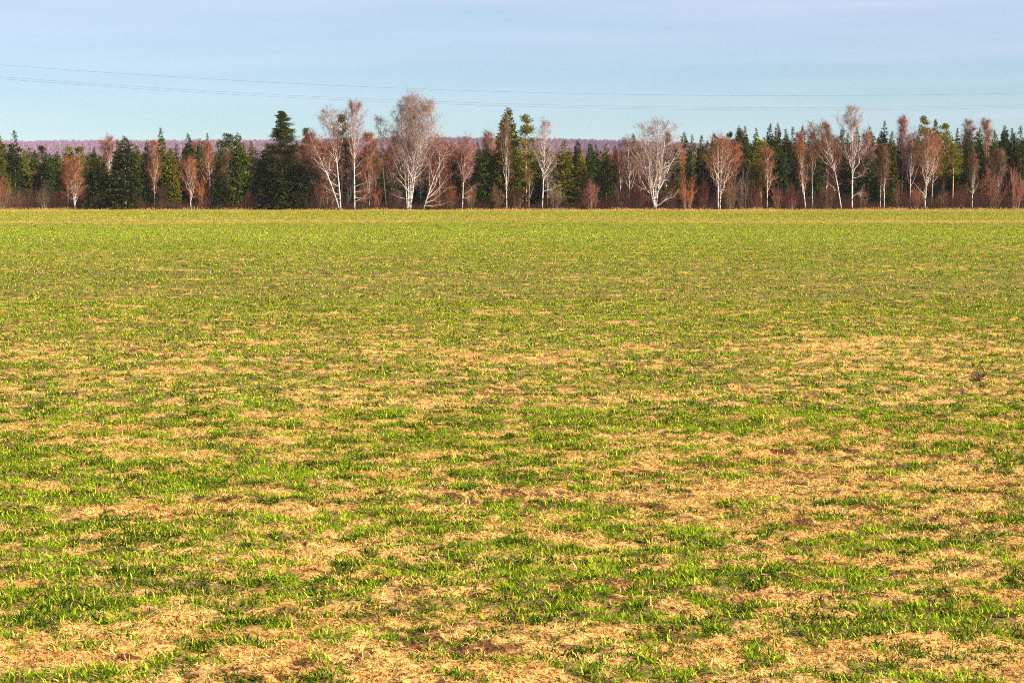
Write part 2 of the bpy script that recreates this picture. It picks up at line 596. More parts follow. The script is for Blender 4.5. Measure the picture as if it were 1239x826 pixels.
def grow_birch(seed, H, hw, cbf=0.3, lbf=0.22, n1=26, n2=6, n3=14, lean=0.0, mid=0.0, r0=0.17, stems=(), low=(), shape='oval', twig=1.0, tw_r=0.009, limb=1.0):
    """returns trunk meshes list and crown mesh; metres, base at the origin"""
    rng = np.random.default_rng(seed)
    K = 16
    trunks = []
    for (bx, tx, th, rr) in [(0.0, lean, H, r0)] + list(stems):
        t = np.linspace(0, 1, K)
        x = bx + (tx - bx) * t + (mid * 4 * t * (1 - t))
        wob = np.cumsum(rng.normal(0, 0.035 * H / 15, (K, 2)), axis=0) * np.sqrt(t)[:, None]
        P = np.stack([x + wob[:, 0] * 0.8, wob[:, 1] + rng.normal(0, 0.1) * t, th * t - 0.15 * (t == 0)], -1)
        R = rr * (1 - t) ** 0.8 + 0.012
        R[0] *= 1.25
        trunks.append((P, R))
    tm = []
    for P, R in trunks:
        V, Q = tubes(P[None], R[None], 8)
        tm.append(mesh_from('trunk', V, Q, mat_birch_bark, None, True))
    acc = Acc()
    ns = len(trunks)
    allL1, allR1 = [], []
    for si, (P, R) in enumerate(trunks):
        n = max(6, int(n1 / ns ** 0.6))
        ts = lbf + (0.94 - lbf) * np.sort(rng.random(n) ** 0.9)
        te = ts + (1.0 - ts) * rng.uniform(0.30, 0.78, n)
        az = np.arange(n) * 2.399 + rng.normal(0, 0.5, n) + si
        s = np.clip((te - cbf) / (1 - cbf), 0, 1)
        if shape == 'oval':
            pr = np.sin(np.pi * np.clip(0.18 + s * 0.76, 0, 1)) ** 0.65
        elif shape == 'fan':
            pr = np.sqrt(np.clip(1 - ((s - 0.42) / 0.60) ** 2, 0.03, 1))
        else:
            pr = (1.02 - s) ** 0.75
        lump = 0.42 + 0.85 * vnoise(te * 7.0 + 3.3 * si, (az % 6.2832) * 0.8, seed + 7)
        Rr = hw * pr * lump * rng.uniform(0.6, 1.1, n)
        p0 = interp_path(P, ts)
        p1 = interp_path(P, te)
        p1 = p1 + np.stack([np.cos(az) * Rr, np.sin(az) * Rr, np.zeros(n)], -1)
        u = np.linspace(0, 1, 7)
        hx = u[None, :, None] ** 0.9
        hz = u[None, :] ** 1.15
        B = p0[:, None, :] + (p1 - p0)[:, None, :] * hx
        B[:, :, 2] = p0[:, 2, None] + (p1[:, 2] - p0[:, 2])[:, None] * hz
        B[:, 1:] += rng.normal(0, 0.012, (n, 6, 3)) * np.linalg.norm(p1 - p0, axis=1)[:, None, None] * 1.6
        k = (len(P) - 1) * ts
        rb = np.interp(k, np.arange(len(R)), R)
        rl = np.clip(rb * 0.40, 0.011, 0.05) * limb
        allL1.append(B)
        allR1.append(rl[:, None] * (1 - u[None, :]) ** 0.8 + 0.007)
    for (t0, ex, ey, ez, rr) in low:                  # named low limbs
        P = trunks[0][0]
        p0 = interp_path(P, np.array([t0]))[0]
        p1 = np.array([ex, ey, ez])
        u = np.linspace(0, 1, 7)[:, None]
        B = p0 + (p1 - p0) * u
        B[:, 2] += np.sin(u[:, 0] * np.pi) * -0.06 * np.linalg.norm(p1 - p0)
        B[1:] += rng.normal(0, 0.02, (6, 3)) * np.linalg.norm(p1 - p0)
        allL1.append(B[None])
        allR1.append((rr * (1 - u[:, 0]) ** 0.8 + 0.012)[None])
    L1, R1 = np.concatenate(allL1), np.concatenate(allR1)
    acc.tube(L1, R1, 4, 0.0, 0.6)
    n = len(L1)
    idx = np.repeat(np.arange(n), n2)
    # the leading shoots carry secondaries too
    u = rng.uniform(0.18, 1.0, len(idx))
    p, d = interp_many(L1, idx, u)
    ll = np.linalg.norm(L1[:, -1] - L1[:, 0], axis=1)[idx]
    dirn = unit(d * 0.8 + rng.normal(0, 0.55, (len(idx), 3)) + np.array([0, 0, 0.35]))
    L = (0.25 * ll + 0.25 * hw * 0.6 + 0.2) * rng.uniform(0.45, 1.0, len(idx))
    uu = np.linspace(0, 1, 4)
    L2 = p[:, None, :] + dirn[:, None, :] * (L[:, None, None] * uu[None, :, None])
    L2[:, 1:] += rng.normal(0, 0.05, (len(idx), 3, 3)) * L[:, None, None]
    L2[:, :, 2] -= 0.10 * L[:, None] * uu[None, :] ** 2
    # secondaries off the upper trunk
    for P, R in trunks:
        m = n2 * 4
        ts = rng.uniform(max(lbf * 0.7, 0.14), 1.0, m)
        q = interp_path(P, ts)
        az = rng.random(m) * 6.283
        dd = unit(np.stack([np.cos(az), np.sin(az), rng.uniform(0.5, 1.6, m)], -1))
        LL = hw * rng.uniform(0.18, 0.42, m) + 0.2
        X = q[:, None, :] + dd[:, None, :] * (LL[:, None, None] * uu[None, :, None])
        X[:, 1:] += rng.normal(0, 0.05, (m, 3, 3)) * LL[:, None, None]
        L2 = np.concatenate([L2, X])
    R2 = np.full(len(L2), 0.014)[:, None] * (1 - 0.7 * uu[None, :])
    acc.tube(L2, R2, 3, 0.6, 0.95)
    n = len(L2)
    idx = np.repeat(np.arange(n), n3)
    p, d = interp_many(L2, idx, rng.uniform(0.1, 1.0, len(idx)))
    dirn = unit(d * 0.7 + rng.normal(0, 0.6, (len(idx), 3)) + np.array([0, 0, 0.15]))
    L = rng.uniform(0.35, 1.05, len(idx)) * twig
    T = np.empty((len(idx), 3, 3))
    T[:, 0] = p
    T[:, 1] = p + dirn * (L * 0.5)[:, None]
    T[:, 2] = T[:, 1] + unit(dirn + np.array([0, 0, -0.75])) * (L * 0.5)[:, None]
    RT = np.array([1.0, 0.8, 0.35])[None, :] * rng.uniform(0.75, 1.25, (len(idx), 1)) * tw_r
    acc.tube(T, RT, 3, 0.9, 1.0)
    return tm, acc.mesh('crown', mat_twig)


RUST = (0.265, 0.076, 0.013)
MAROON = (0.18, 0.050, 0.018)
BROWN = (0.145, 0.062, 0.014)
PALE = (0.31, 0.20, 0.16)
PINK = (0.27, 0.100, 0.060)
GREY = (0.13, 0.080, 0.038)

EDGE = 'birches standing along the edge of the field'
DEEP = 'bare birches further back in the wood'
_seed = [100]


def birch(x, top, hw, label, d=320.5, cb=None, lb=0.22, n1=28, n2=7, n3=18, lean=0, mid=0, r=0.16, col=RUST, stems=(), low=(), shape='oval', group=EDGE, twr=0.0085, twig=1.0, limb=1.0):
    """everything in photo pixels, turned into metres at distance d"""
    _seed[0] += 1
    s = d / F
    bx = at(x, 250, d)[0]
    gz = float(terrain(np.array([bx]), np.array([d]))[0])
    zt = at(x, top, d)[2]
    H = zt - gz

    def zof(py):
        return at(x, py, d)[2] - gz
    cbf = 0.3 if cb is None else np.clip(zof(cb) / H, 0.02, 0.9)
    full = col in (RUST, MAROON, BROWN, GREY) or group == DEEP
    if full:
        cbf, lb, n1, n2 = cbf * 0.4, lb * 0.66, int(n1 * 1.15), n2 + 1
        n3 = max(7, int(n3 * 0.5)) if group == EDGE else n3
    st = [(a * s, b * s, zof(t), r * k) for (a, b, t, k) in stems]
    lo = [(zof(y0) / H, dx * s, dy, zof(y1), rr) for (y0, dx, dy, y1, rr) in low]
    r = r * 0.62
    tm, cr = grow_birch(_seed[0], H, hw * 1.08 * s, cbf, lb, n1, n2, n3, lean * s, mid * s, r, st, lo, shape, twig, twr, limb)
    e = thing('birch_tree', (bx, d, gz), label, 'birch', group)
    for m in tm:
        link('trunk', m, e)
    link('crown', cr, e, col)
    return e


# --- the birches of the field edge
birch(83, 191, 9, 'thin bare birch close beside the rust-red two-stemmed birch, at its left', d=322, cb=215, lb=0.35, n1=18, r=0.11, lean=-2)
birch(91, 188, 14, 'low rust-red birch forking near the ground, right of a thin birch, between dark spruces', d=320, cb=240, lb=0.1, n1=30, r=0.15, stems=[(-0.3, -5, 206, 0.7)], col=RUST)
birch(187, 171, 9, 'straight slim birch with rust crown, touching the right flank of a narrow dark spruce', d=322, cb=215, lb=0.3, r=0.13, col=RUST, n3=16, lean=1)
birch(231, 191, 14, 'small pale-limbed birch with low V-shaped limbs, rust twigs, alone before the dark spruces', d=319.8, cb=240, lb=0.15, n1=26, r=0.15, lean=-3, shape='oval', limb=1.3)
birch(253, 169, 11, 'tall crooked rust birch rising behind and right of the small V-limbed birch', d=325, cb=215, lb=0.4, r=0.13, mid=1.5, lean=-3)
birch(276, 186, 13, 'dark-twigged birch with pale forked limbs in front of a round-topped dark conifer', d=328, cb=205, lb=0.35, r=0.13, col=MAROON, n1=18, limb=1.4)
birch(299, 174, 12, 'birch with thick white forked limbs above the green spruce, left of the big pine', d=327, cb=205, lb=0.42, r=0.15, col=BROWN, n1=16, limb=1.7, stems=[(0, 9, 188, 0.7)])
birch(412, 131, 21, 'tall left-leaning birch with forked trunk and pinkish crown beside the orange pine trunk', d=320, cb=190, lb=0.4, n1=34, n2=7, n3=15, lean=-15, mid=2, r=0.2, col=PINK, stems=[(-1, -36, 165, 0.65)],
      low=[(226, -28, 0.5, 205, 0.06), (236, -22, -1, 224, 0.045), (240, -18, 0.6, 238, 0.035), (215, -24, 1, 190, 0.06)], twr=0.009)
birch(429, 123, 17, 'tall straight white birch with short dead side branches low on its trunk', d=320.5, cb=180, lb=0.45, n1=32, n2=7, n3=16, lean=-1, r=0.21, col=PINK,
      low=[(226, 20, 0.4, 216, 0.035), (232, 14, -0.4, 230, 0.03), (238, 19, 0.5, 240, 0.03), (244, 17, 0.2, 233, 0.03), (205, 12, 0.2, 190, 0.05), (214, 11, 0.2, 205, 0.04)])
birch(468, 138, 10, 'thin half-bare birch with sparse grey top, left of the biggest birch', d=322, cb=170, lb=0.5, n1=18, n2=4, n3=9, lean=-8, mid=-1, r=0.13, col=PALE)
birch(495, 112, 24, 'biggest birch of the row, many-stemmed with a broad rounded pale pink crown', d=320, cb=200, lb=0.25, n1=90, n2=8, n3=19, lean=8, mid=0, r=0.16, col=PALE, shape='fan',
      stems=[(-1, 0, 116, 0.85), (1, 21, 122, 0.8), (-2, -10, 128, 0.7), (1, 12, 114, 0.8)], low=[(240, -20, 0.5, 236, 0.05), (232, -20, -0.6, 208, 0.06), (228, 14, 0.5, 208, 0.06), (222, 22, -0.5, 185, 0.06)], twr=0.0075, twig=1.0, limb=1.1)
birch(512, 172, 24, 'spreading white birch leaning right with long bare limbs fanning out low over the field edge', d=319.6, cb=225, lb=0.12, n1=12, n2=5, n3=9, lean=34, mid=-2, r=0.12, col=PINK, limb=1.5,
      low=[(247, 30, -0.5, 228, 0.07), (249, 31, -0.8, 244, 0.05), (240, 30, 0.5, 212, 0.06), (236, 26, 0.2, 195, 0.06)])
birch(532, 163, 17, 'thin-trunked birch with reddish rounded crown behind the right-leaning spreading birch', d=324, cb=205, lb=0.45, r=0.11, col=MAROON, n1=26, lean=-1)
birch(559.5, 166, 14, 'slender birch with narrow V-shaped limbs, curving up, left of a dark spruce pair', d=320.3, cb=210, lb=0.35, r=0.14, lean=6, mid=-1, col=PINK, shape='fan', limb=1.4,
      low=[(236, 15, 0.2, 224, 0.035), (240, 8, 0.2, 238, 0.025)])
birch(613, 141, 13, 'straight white birch with brown twigs standing before the tallest pointed spruce', d=320, cb=215, lb=0.25, r=0.14, col=BROWN, n1=30, shape='cone', lean=-1, n3=16)
birch(640, 205, 6, 'short thin young birch between the tall spruce birch and the limb-spreading birch', d=320.5, cb=222, lb=0.4, n1=12, n2=4, n3=8, r=0.08, col=BROWN)
birch(656, 147, 16, 'white birch with upswept limbs on both sides, leaning slightly right, by the ragged pine', d=320, cb=195, lb=0.3, r=0.17, lean=5, col=PALE, n1=26, n3=11, limb=1.6, shape='oval',
      low=[(232, 20, 0.3, 224, 0.035), (211, 17, 0.3, 185, 0.055), (216, 19, -0.3, 194, 0.055), (198, -10, -0.3, 184, 0.04)])
birch(662.5, 208, 7, 'thin short birch stem touching the right of the upswept-limbed white birch', d=322, cb=226, lb=0.5, n1=12, n2=4, n3=8, r=0.09, col=GREY)
birch(715, 222, 7, 'tiny birch sapling in the middle of a round brownish-red bush', d=320, cb=240, lb=0.3, n1=10, n2=4, n3=8, r=0.06, col=MAROON)
birch(752, 183, 10, 'leaning half-hidden birch with pale bent limbs, left of the great fan-shaped birch', d=325, cb=210, lb=0.45, r=0.13, lean=-4, col=MAROON, n1=16, limb=1.6)
birch(762, 166, 17, 'purplish-twigged birch with faint pale trunk just behind the left limbs of the fan-shaped birch', d=329, cb=215, lb=0.35, r=0.13, lean=-3, col=MAROON, n1=30)
birch(793, 145, 27, 'great fan-shaped birch with thick white limbs spreading from low on its short trunk', d=320, cb=195, lb=0.17, n1=46, n2=7, n3=13, r=0.18, lean=3, col=PALE, shape='fan', limb=1.8, twr=0.008,
      stems=[(-0.5, -12, 150, 0.7), (0.5, 12, 150, 0.7), (-0.5, -20, 172, 0.55)], low=[(249, 30, -0.6, 228, 0.07), (232, -24, -0.3, 224, 0.06), (228, 23, 0.3, 191, 0.07), (224, 18, -0.4, 212, 0.06)])
birch(869, 161, 21, 'rust-crowned rounded birch with a double base and one long low branch to the right', d=320, cb=205, lb=0.32, n1=44, n2=7, n3=15, r=0.18, lean=-1, col=RUST, limb=1.5,
      stems=[(2, 6, 168, 0.6)], low=[(225, 22, 0.2, 206, 0.06), (222, 20, 0.5, 204, 0.05), (230, 12, 0.2, 229, 0.03)])
birch(928, 180, 11, 'small slender birch with a Y-shaped fork in the gap before a yellow-green pine', d=320.5, cb=212, lb=0.4, n1=20, r=0.11, lean=1, col=RUST, shape='oval', limb=1.5,
      low=[(212, 7, 0, 192, 0.05), (213, -6, 0.1, 195, 0.045), (222, 9, 0.1, 213, 0.03)])
birch(975, 162, 12, 'slim birch leaning a little left, first of a close pair with rust tops', d=320, cb=215, lb=0.25, r=0.14, lean=-7, mid=-1, col=RUST, n1=30, shape='cone', n3=10)
birch(983, 148, 11, 'straight slim birch with a rust top, taller right-hand one of the close pair', d=321.5, cb=185, lb=0.5, r=0.15, lean=-2, col=RUST, n1=26, n3=16)
birch(1018, 146, 14, 'strongly left-leaning birch with one long branch reaching left halfway up', d=320, cb=180, lb=0.4, r=0.16, lean=-26, mid=3, col=MAROON, n1=26,
      low=[(206, -33, -0.3, 182, 0.06), (232, -18, 0.2, 219, 0.04), (222, -16, 0.3, 206, 0.035)])
birch(1031, 128, 15, 'tall upright birch whose pale sparse top overtops all trees near it', d=320, cb=165, lb=0.33, r=0.22, n1=38, n2=7, n3=12, lean=-1, col=PALE, limb=1.4,
      low=[(198, -18, 0.2, 173, 0.06), (192, 16, 0.2, 166, 0.06), (238, 12, 0.2, 230, 0.03), (216, 14, 0.3, 210, 0.035)])
birch(1065, 175, 7, 'left-hand thin trunk of the twin slender birches standing close together', d=320.5, cb=205, lb=0.35, r=0.12, n1=22, col=BROWN, lean=1, shape='cone')
birch(1070, 178, 9, 'right-hand thin trunk of the twin slender birches standing close together', d=320, cb=205, lb=0.3, r=0.13, n1=24, col=BROWN, lean=-1, shape='cone')
birch(1101, 156, 10, 'grey-trunked slender birch in shade between the twin birches and the rust-crowned birch', d=323, cb=200, lb=0.4, r=0.14, n1=24, col=MAROON)
birch(1119, 156, 18, 'full rust-crowned white birch with a long low branch to the left, below a yellow-green pine', d=320, cb=215, lb=0.22, r=0.18, n1=42, n2=7, n3=15, lean=4, col=RUST, limb=1.3,
      low=[(236, -16, 0.3, 219, 0.05), (232, -9, 0.3, 234, 0.03), (212, 9, 0.2, 192, 0.05)])
birch(1127, 164, 12, 'thin birch trunk just right of and behind the full rust-crowned white birch', d=324, cb=200, lb=0.35, r=0.13, n1=22, lean=3, col=RUST)
birch(1176, 185, 9, 'small narrow brown-topped birch with a low fork, at the left of the round bushes', d=320, cb=215, lb=0.3, r=0.13, n1=24, lean=1, col=BROWN, shape='cone',
      low=[(234, 8, 0.1, 220, 0.05), (234, -8, 0.1, 224, 0.035)])

# --- birches further back
birch(133, 166, 15, 'pale pink birch rising behind two dark spruces, left of the largest dark spruce', d=352, cb=215, lb=0.45, col=PINK, group=DEEP, r=0.17, n1=26, limb=1.4)
birch(237, 172, 7, 'pale-limbed pink birch top between two narrow dark spruce spires', d=350, cb=200, lb=0.5, col=PINK, group=DEEP, n1=18, limb=1.5)
birch(380, 160, 15, 'maroon-twigged birch just right of the big broad pine', d=334, cb=235, lb=0.25, col=MAROON, group=DEEP, r=0.12, lean=-3)
birch(396, 172, 16, 'dense dark red birch filling the space under the left-leaning birch', d=331, cb=240, lb=0.2, col=MAROON, group=DEEP, r=0.11)
birch(421, 165, 15, 'brown-red birch between the leaning birch and the straight white birch', d=336, cb=240, lb=0.2, col=BROWN, group=DEEP, r=0.11)
birch(447, 160, 15, 'brick-red birch between the straight white birch and the thin grey-topped birch', d=333, cb=238, lb=0.2, col=RUST, group=DEEP, r=0.11)
birch(480, 163, 13, 'red-brown birch between the thin grey-topped birch and the biggest birch', d=338, cb=235, lb=0.25, col=MAROON, group=DEEP, r=0.11)
birch(521, 168, 15, 'reddish birch seen through the right limbs of the biggest birch', d=340, cb=235, lb=0.25, col=PINK, group=DEEP, r=0.11)
birch(546, 172, 13, 'rusty round birch between the spreading birch and the slender V-limbed birch', d=330, cb=240, lb=0.2, col=RUST, group=DEEP, r=0.11)
birch(569, 174, 12, 'dull red birch right behind the slender V-limbed birch', d=336, cb=240, lb=0.2, col=MAROON, group=DEEP, r=0.11)
birch(591, 160, 12, 'pale pink birch top above the dark spruce pair left of the tallest spruce', d=352, cb=195, lb=0.5, col=PINK, group=DEEP, limb=1.4)
birch(671, 186, 10, 'grey-brown small birch close at the right of the upswept-limbed birch', d=330, cb=240, lb=0.2, col=GREY, group=DEEP, r=0.09)
birch(775, 176, 14, 'wine-red birch directly behind the trunk of the great fan-shaped birch', d=332, cb=240, lb=0.2, col=MAROON, group=DEEP, r=0.11)
birch(806, 159, 12, 'narrow brown-red birch behind the right limbs of the great fan-shaped birch', d=334, cb=230, lb=0.25, col=BROWN, group=DEEP, r=0.11, shape='cone', n3=18)
birch(818, 176, 12, 'rusty low birch right of the great fan-shaped birch, left of dark spruces', d=331, cb=238, lb=0.2, col=RUST, group=DEEP, r=0.1)
birch(889, 172, 13, 'rust birch leaning on the right side of the rounded double-based birch', d=330, cb=238, lb=0.2, col=RUST, group=DEEP, r=0.1)
birch(896, 158, 6, 'narrow pale-stemmed birch squeezed between dark spruce spires right of the rounded rust birch', d=345, cb=200, lb=0.4, col=BROWN, group=DEEP, r=0.11)
birch(1000, 150, 11, 'narrow wine-brown birch behind and between the rust pair and the left-leaning birch', d=336, cb=235, lb=0.25, col=MAROON, group=DEEP, shape='cone', n3=18)
birch(1010, 163, 14, 'wine-red birch in the crook of the left-leaning birch', d=331, cb=240, lb=0.2, col=MAROON, group=DEEP, r=0.1)
birch(1048, 158, 12, 'pinkish-brown birch at the right of the tall pale-topped birch', d=334, cb=238, lb=0.2, col=PINK, group=DEEP, r=0.1)
birch(1091, 141, 10, 'tall pinkish birch with pale upper trunk behind the grey-trunked slender birch', d=336, cb=205, lb=0.4, col=PINK, group=DEEP, r=0.15, n3=16)
birch(1169, 144, 11, 'tall brownish birch behind dark spruces, first of two pinkish tops right of the pines', d=348, cb=205, lb=0.35, col=PINK, group=DEEP, n3=16)
birch(1193, 144, 12, 'second, broader brown-pink birch top, right of the tall brownish birch behind dark spruces', d=346, cb=205, lb=0.35, col=RUST, group=DEEP, n3=16)
birch(1206, 180, 13, 'brown birch with one bright patch of trunk above the round maroon bush', d=326, cb=232, lb=0.3, col=BROWN, group=DEEP, r=0.12)


# ------------------------------------------------------------------ conifers
def leaf_quads(P, D, L, W, rng):
    """kite-shaped sprays: start P, direction D"""
    n = len(P)
    r = unit(rng.normal(0, 1, (n, 3)))
    S = unit(np.cross(D, r))
    a = P
    b = P + D * (L * 0.45)[:, None] + S * (W * 0.5)[:, None]
    c = P + D * L[:, None]
    d = P + D * (L * 0.45)[:, None] - S * (W * 0.5)[:, None]
    V = np.stack([a, b, c, d], 1).reshape(-1, 3)
    Q = np.arange(4 * n).reshape(-1, 4)
    return V, Q


def grow_spruce(seed, p=0.85, ragged=0.25, droop=0.25, nb=420, m=15, base=0.03):
    """unit spruce: height 14, half width 2"""
    rng = np.random.default_rng(seed)
    H, hw = 14.0, 2.0
    z = base + (0.975 - base) * (rng.random(nb) ** 1.05)
    z = np.round(z * 40) / 40 + rng.normal(0, 0.007, nb)
    az = rng.random(nb) * 6.283
    prof = np.minimum((1 - z) ** (p * 0.68) * 1.02, 1.0) * (0.85 + 0.15 * np.minimum(1, z / 0.12))
    lump = 1 + ragged * (vnoise(z * 9, az * 1.2, seed) - 0.5) * 1.6
    R = hw * prof * lump * rng.uniform(0.72, 1.05, nb) + 0.05
    o = np.stack([np.cos(az), np.sin(az), np.zeros(nb)], -1)
    idx = np.repeat(np.arange(nb), m)
    u = rng.random(nb * m) ** 0.6
    zz = z[idx] * H - droop * R[idx] * u * (1.5 - 0.8 * u) * (1 - 0.6 * z[idx]) + 0.1
    P = o[idx] * (R[idx] * u)[:, None]
    P[:, 2] = zz
    P += rng.normal(0, 0.06, P.shape)
    D = unit(o[idx] * 0.8 + rng.normal(0, 0.5, P.shape) + np.array([0, 0, -0.25]) + np.array([0, 0, 0.5]) * (z[idx] > 0.95)[:, None])
    L = rng.uniform(0.28, 0.55, len(P)) * np.clip(R[idx] / 1.0, 0.28, 1.15)
    W = L * rng.uniform(0.28, 0.42, len(P))
    V, Q = leaf_quads(P, D, L, W, rng)
    a = np.repeat(np.clip(rng.normal(0.42, 0.25, len(P)), 0, 1), 4)
    acc = Acc()
    acc.add(V, Q, a)
    # leader
    n = 40
    zl = rng.uniform(0.95, 1.0, n) * H
    Dl = unit(np.stack([rng.normal(0, 0.6, n), rng.normal(0, 0.6, n), rng.uniform(0.3, 1.2, n)], -1))
    V, Q = leaf_quads(np.stack([np.zeros(n), np.zeros(n), zl - 0.3], -1), Dl, rng.uniform(0.15, 0.3, n), np.full(n, 0.07), rng)
    acc.add(V, Q, 0.5)
    crown = acc.mesh('crown', mat_needle)
    t = np.linspace(0, 1, 6)
    V, Q = tubes(np.stack([0 * t, 0 * t, H * t - 0.15], -1)[None], (0.16 * (1 - t) + 0.02)[None], 7)
    trunk = mesh_from('trunk', V, Q, mat_spruce_bark, None, True)
    return trunk, crown


def grow_pine(seed, cb=0.4, nb=46, cone=False, m=110):
    """unit pine: height 14, half width 2, lumpy clustered needles"""
    rng = np.random.default_rng(seed)
    H, hw = 14.0, 2.0
    z = cb + (0.97 - cb) * np.sort(rng.random(nb))
    s = (z - cb) / (1 - cb)
    az = np.arange(nb) * 2.399 + rng.normal(0, 0.6, nb)
    prof = np.clip(np.sin(np.pi * (0.16 + 0.80 * s)) ** 0.7, 0.05, 1) * (1.15 - 0.55 * s)
    if cone:
        prof = np.clip(1 - s, 0.0, 1) ** 0.95 * 1.1 + 0.05
    R = hw * prof * rng.uniform(0.38 if cone else 0.45, 1.25 if cone else 1.15, nb)
    o = np.stack([np.cos(az), np.sin(az), np.zeros(nb)], -1)
    tip = o * R[:, None]
    tip[:, 2] = z * H + R * rng.uniform(-0.1, 0.5, nb)
    root = np.stack([np.zeros(nb), np.zeros(nb), z * H - 0.3 * R], -1)
    u = np.linspace(0, 1, 4)
    B = root[:, None, :] + (tip - root)[:, None, :] * u[None, :, None]
    acc = Acc()
    idx = np.repeat(np.arange(nb), m)
    cr = (0.30 + 0.32 * rng.random(nb)) * ((0.22 + 0.85 * prof) if cone else (0.6 + 0.55 * prof))
    q = unit(rng.normal(0, 1, (nb * m, 3))) * (rng.random(nb * m) ** 0.5)[:, None]
    q[:, 2] *= 0.7
    along = rng.uniform(0.55, 1.05, nb * m)
    C = root[idx] + (tip - root)[idx] * along[:, None]
    P = C + q * (cr[idx] * 1.25)[:, None]
    D = unit(q + rng.normal(0, 0.5, P.shape) + np.array([0, 0, 0.35]))
    L = rng.uniform(0.16, 0.34, len(P)) * (0.5 if cone else 1.0)
    V, Q = leaf_quads(P, D, L, L * 0.38, rng)
    acc.add(V, Q, np.repeat(np.clip(rng.normal(0.5, 0.25, len(P)), 0, 1), 4))
    crown = acc.mesh('crown', mat_needle)
    t = np.linspace(0, 1, 8)
    P = np.stack([0.12 * np.sin(t * 4 + seed), 0.1 * np.cos(t * 3 + seed), H * t - 0.15], -1)
    A2 = Acc()
    V, Q = tubes(P[None], (0.17 * (1 - t) + 0.02)[None], 8)
    A2.add(V, Q, 0.0)
    V, Q = tubes(B, np.full(nb, 0.04)[:, None] * (1 - 0.7 * u)[None, :], 4)
    A2.add(V, Q, 0.0)
    return A2.mesh('trunk', mat_pine_bark, smooth=True), crown


SPRUCE = [grow_spruce(500 + i, *a) for i, a in enumerate([
    (0.80, 0.25, 0.30), (0.95, 0.30, 0.35), (0.85, 0.35, 0.25), (0.85, 0.45, 0.40), (1.05, 0.25, 0.20), (0.9, 0.5, 0.3), (0.9, 0.6, 0.5, 330, 16), (0.85, 0.55, 0.35, 380, 15, 0.1), (1.1, 0.45, 0.45, 360, 14), (0.95, 0.7, 0.2, 300, 18)])]
PINE = [grow_pine(700 + i, *a) for i, a in enumerate([(0.30, 52), (0.42, 44), (0.2, 60), (0.5, 40)])]
BIGPINE = grow_pine(760, 0.03, 190, True, 260)

DARK = (0.037, 0.046, 0.008)
OLIVE = (0.088, 0.085, 0.010)
FRESH = (0.078, 0.102, 0.009)
BLUE = (0.040, 0.060, 0.015)
YEL = (0.140, 0.130, 0.010)
SP = 'dark conifers of the wood'
PN = 'yellow-green pines of the wood'
_k = [0]
_rng = np.random.default_rng(77)


def conifer(x, top, hw, d, kind, col, label, group=None, yb=250):
    _k[0] += 1
    src = {'S': [SPRUCE[0]], 's': SPRUCE, 'p': PINE, 'B': [BIGPINE]}[kind]
    trunk, crown = src[(_k[0] * 7 + 2) % len(src)]
    bx = at(x, 250, d)[0]
    gz = float(terrain(np.array([bx]), np.array([d]))[0])
    H = at(x, top, d)[2] - gz
    kind = kind.replace('S', 's')
    name = {'s': 'spruce_tree', 'p': 'pine_tree', 'B': 'pine_tree'}[kind]
    e = thing(name, (bx, d, gz), label, {'s': 'spruce', 'p': 'pine', 'B': 'pine'}[kind], group or (SP if kind == 's' else PN))
    w = hw * (1.14 if kind in 'sS' else 1.12) * d / F / 2.0
    e.scale = (w, w, H / 14.0)
    e.rotation_euler.z = _rng.random() * 6.28
    link('trunk', trunk, e)
    j = _rng.uniform(0.85, 1.18)
    link('crown', crown, e, tuple(c * j for c in col))
    return e


conifer(-1, 153, 13, 324, 's', OLIVE, 'olive spruce cut by the left edge of the photo')
conifer(19, 157, 11, 330, 's', DARK, 'dark pointed spruce standing clear, second from the left edge')
conifer(31, 180, 9, 338, 's', YEL, 'yellowish conifer close to the right of the dark pointed spruce')
conifer(42, 183, 8, 342, 's', OLIVE, 'low olive conifer two right of the dark pointed spruce')
conifer(51, 176, 10, 334, 'p', DARK, 'dark round-shouldered pine with a bare grey shrub at its foot')
conifer(61, 184, 9, 332, 's', BLUE, 'low dark blue-green spruce right of the round-shouldered pine')
conifer(71, 182, 9, 340, 's', FRESH, 'green conifer left of the two-stemmed rust birch')
conifer(84, 176, 11, 336, 'p', YEL, 'yellow-green pine right behind the two-stemmed rust birch')
conifer(97, 177, 10, 338, 'p', YEL, 'yellow-green pine between the two-stemmed rust birch and a dark low spruce')
conifer(115, 177, 7, 345, 's', DARK, 'dark slim spire showing above the low broad spruce')
conifer(122, 188, 15, 321, 's', DARK, 'low broad dark spruce at the field edge, left of the largest dark spruce')
conifer(143, 168, 9, 332, 's', DARK, 'dark spire joined to the left side of the largest dark spruce')
conifer(152, 164, 18, 321, 'S', DARK, 'largest broad dark spruce at the field edge, ahead of the paler hill')
conifer(167, 180, 10, 335, 's', OLIVE, 'dull olive conifer between the largest dark spruce and the narrow dark one')
conifer(179, 169, 9, 323, 's', BLUE, 'narrow dark spruce touching the slim rust birch on its left')
conifer(196, 154, 13, 336, 's', FRESH, 'tall spruce with bright bushy tip behind the slim rust birch')
conifer(208, 178, 13, 325, 's', YEL, 'yellow-green broad conifer between the slim rust birch and the small V-limbed birch')
conifer(214, 173, 9, 338, 's', DARK, 'dark spire behind the yellow-green broad conifer')
conifer(229, 161, 10, 336, 's', DARK, 'dark sharp spruce directly above the small V-limbed birch')
conifer(243, 167, 8, 332, 's', BLUE, 'narrow blue-green spire between the sharp spruce and the crooked rust birch')
conifer(252, 160, 7, 345, 's', DARK, 'thin spruce tip poking above the crooked rust birch')
conifer(264, 171, 8, 350, 's', DARK, 'dim spruce right of the crooked rust birch')
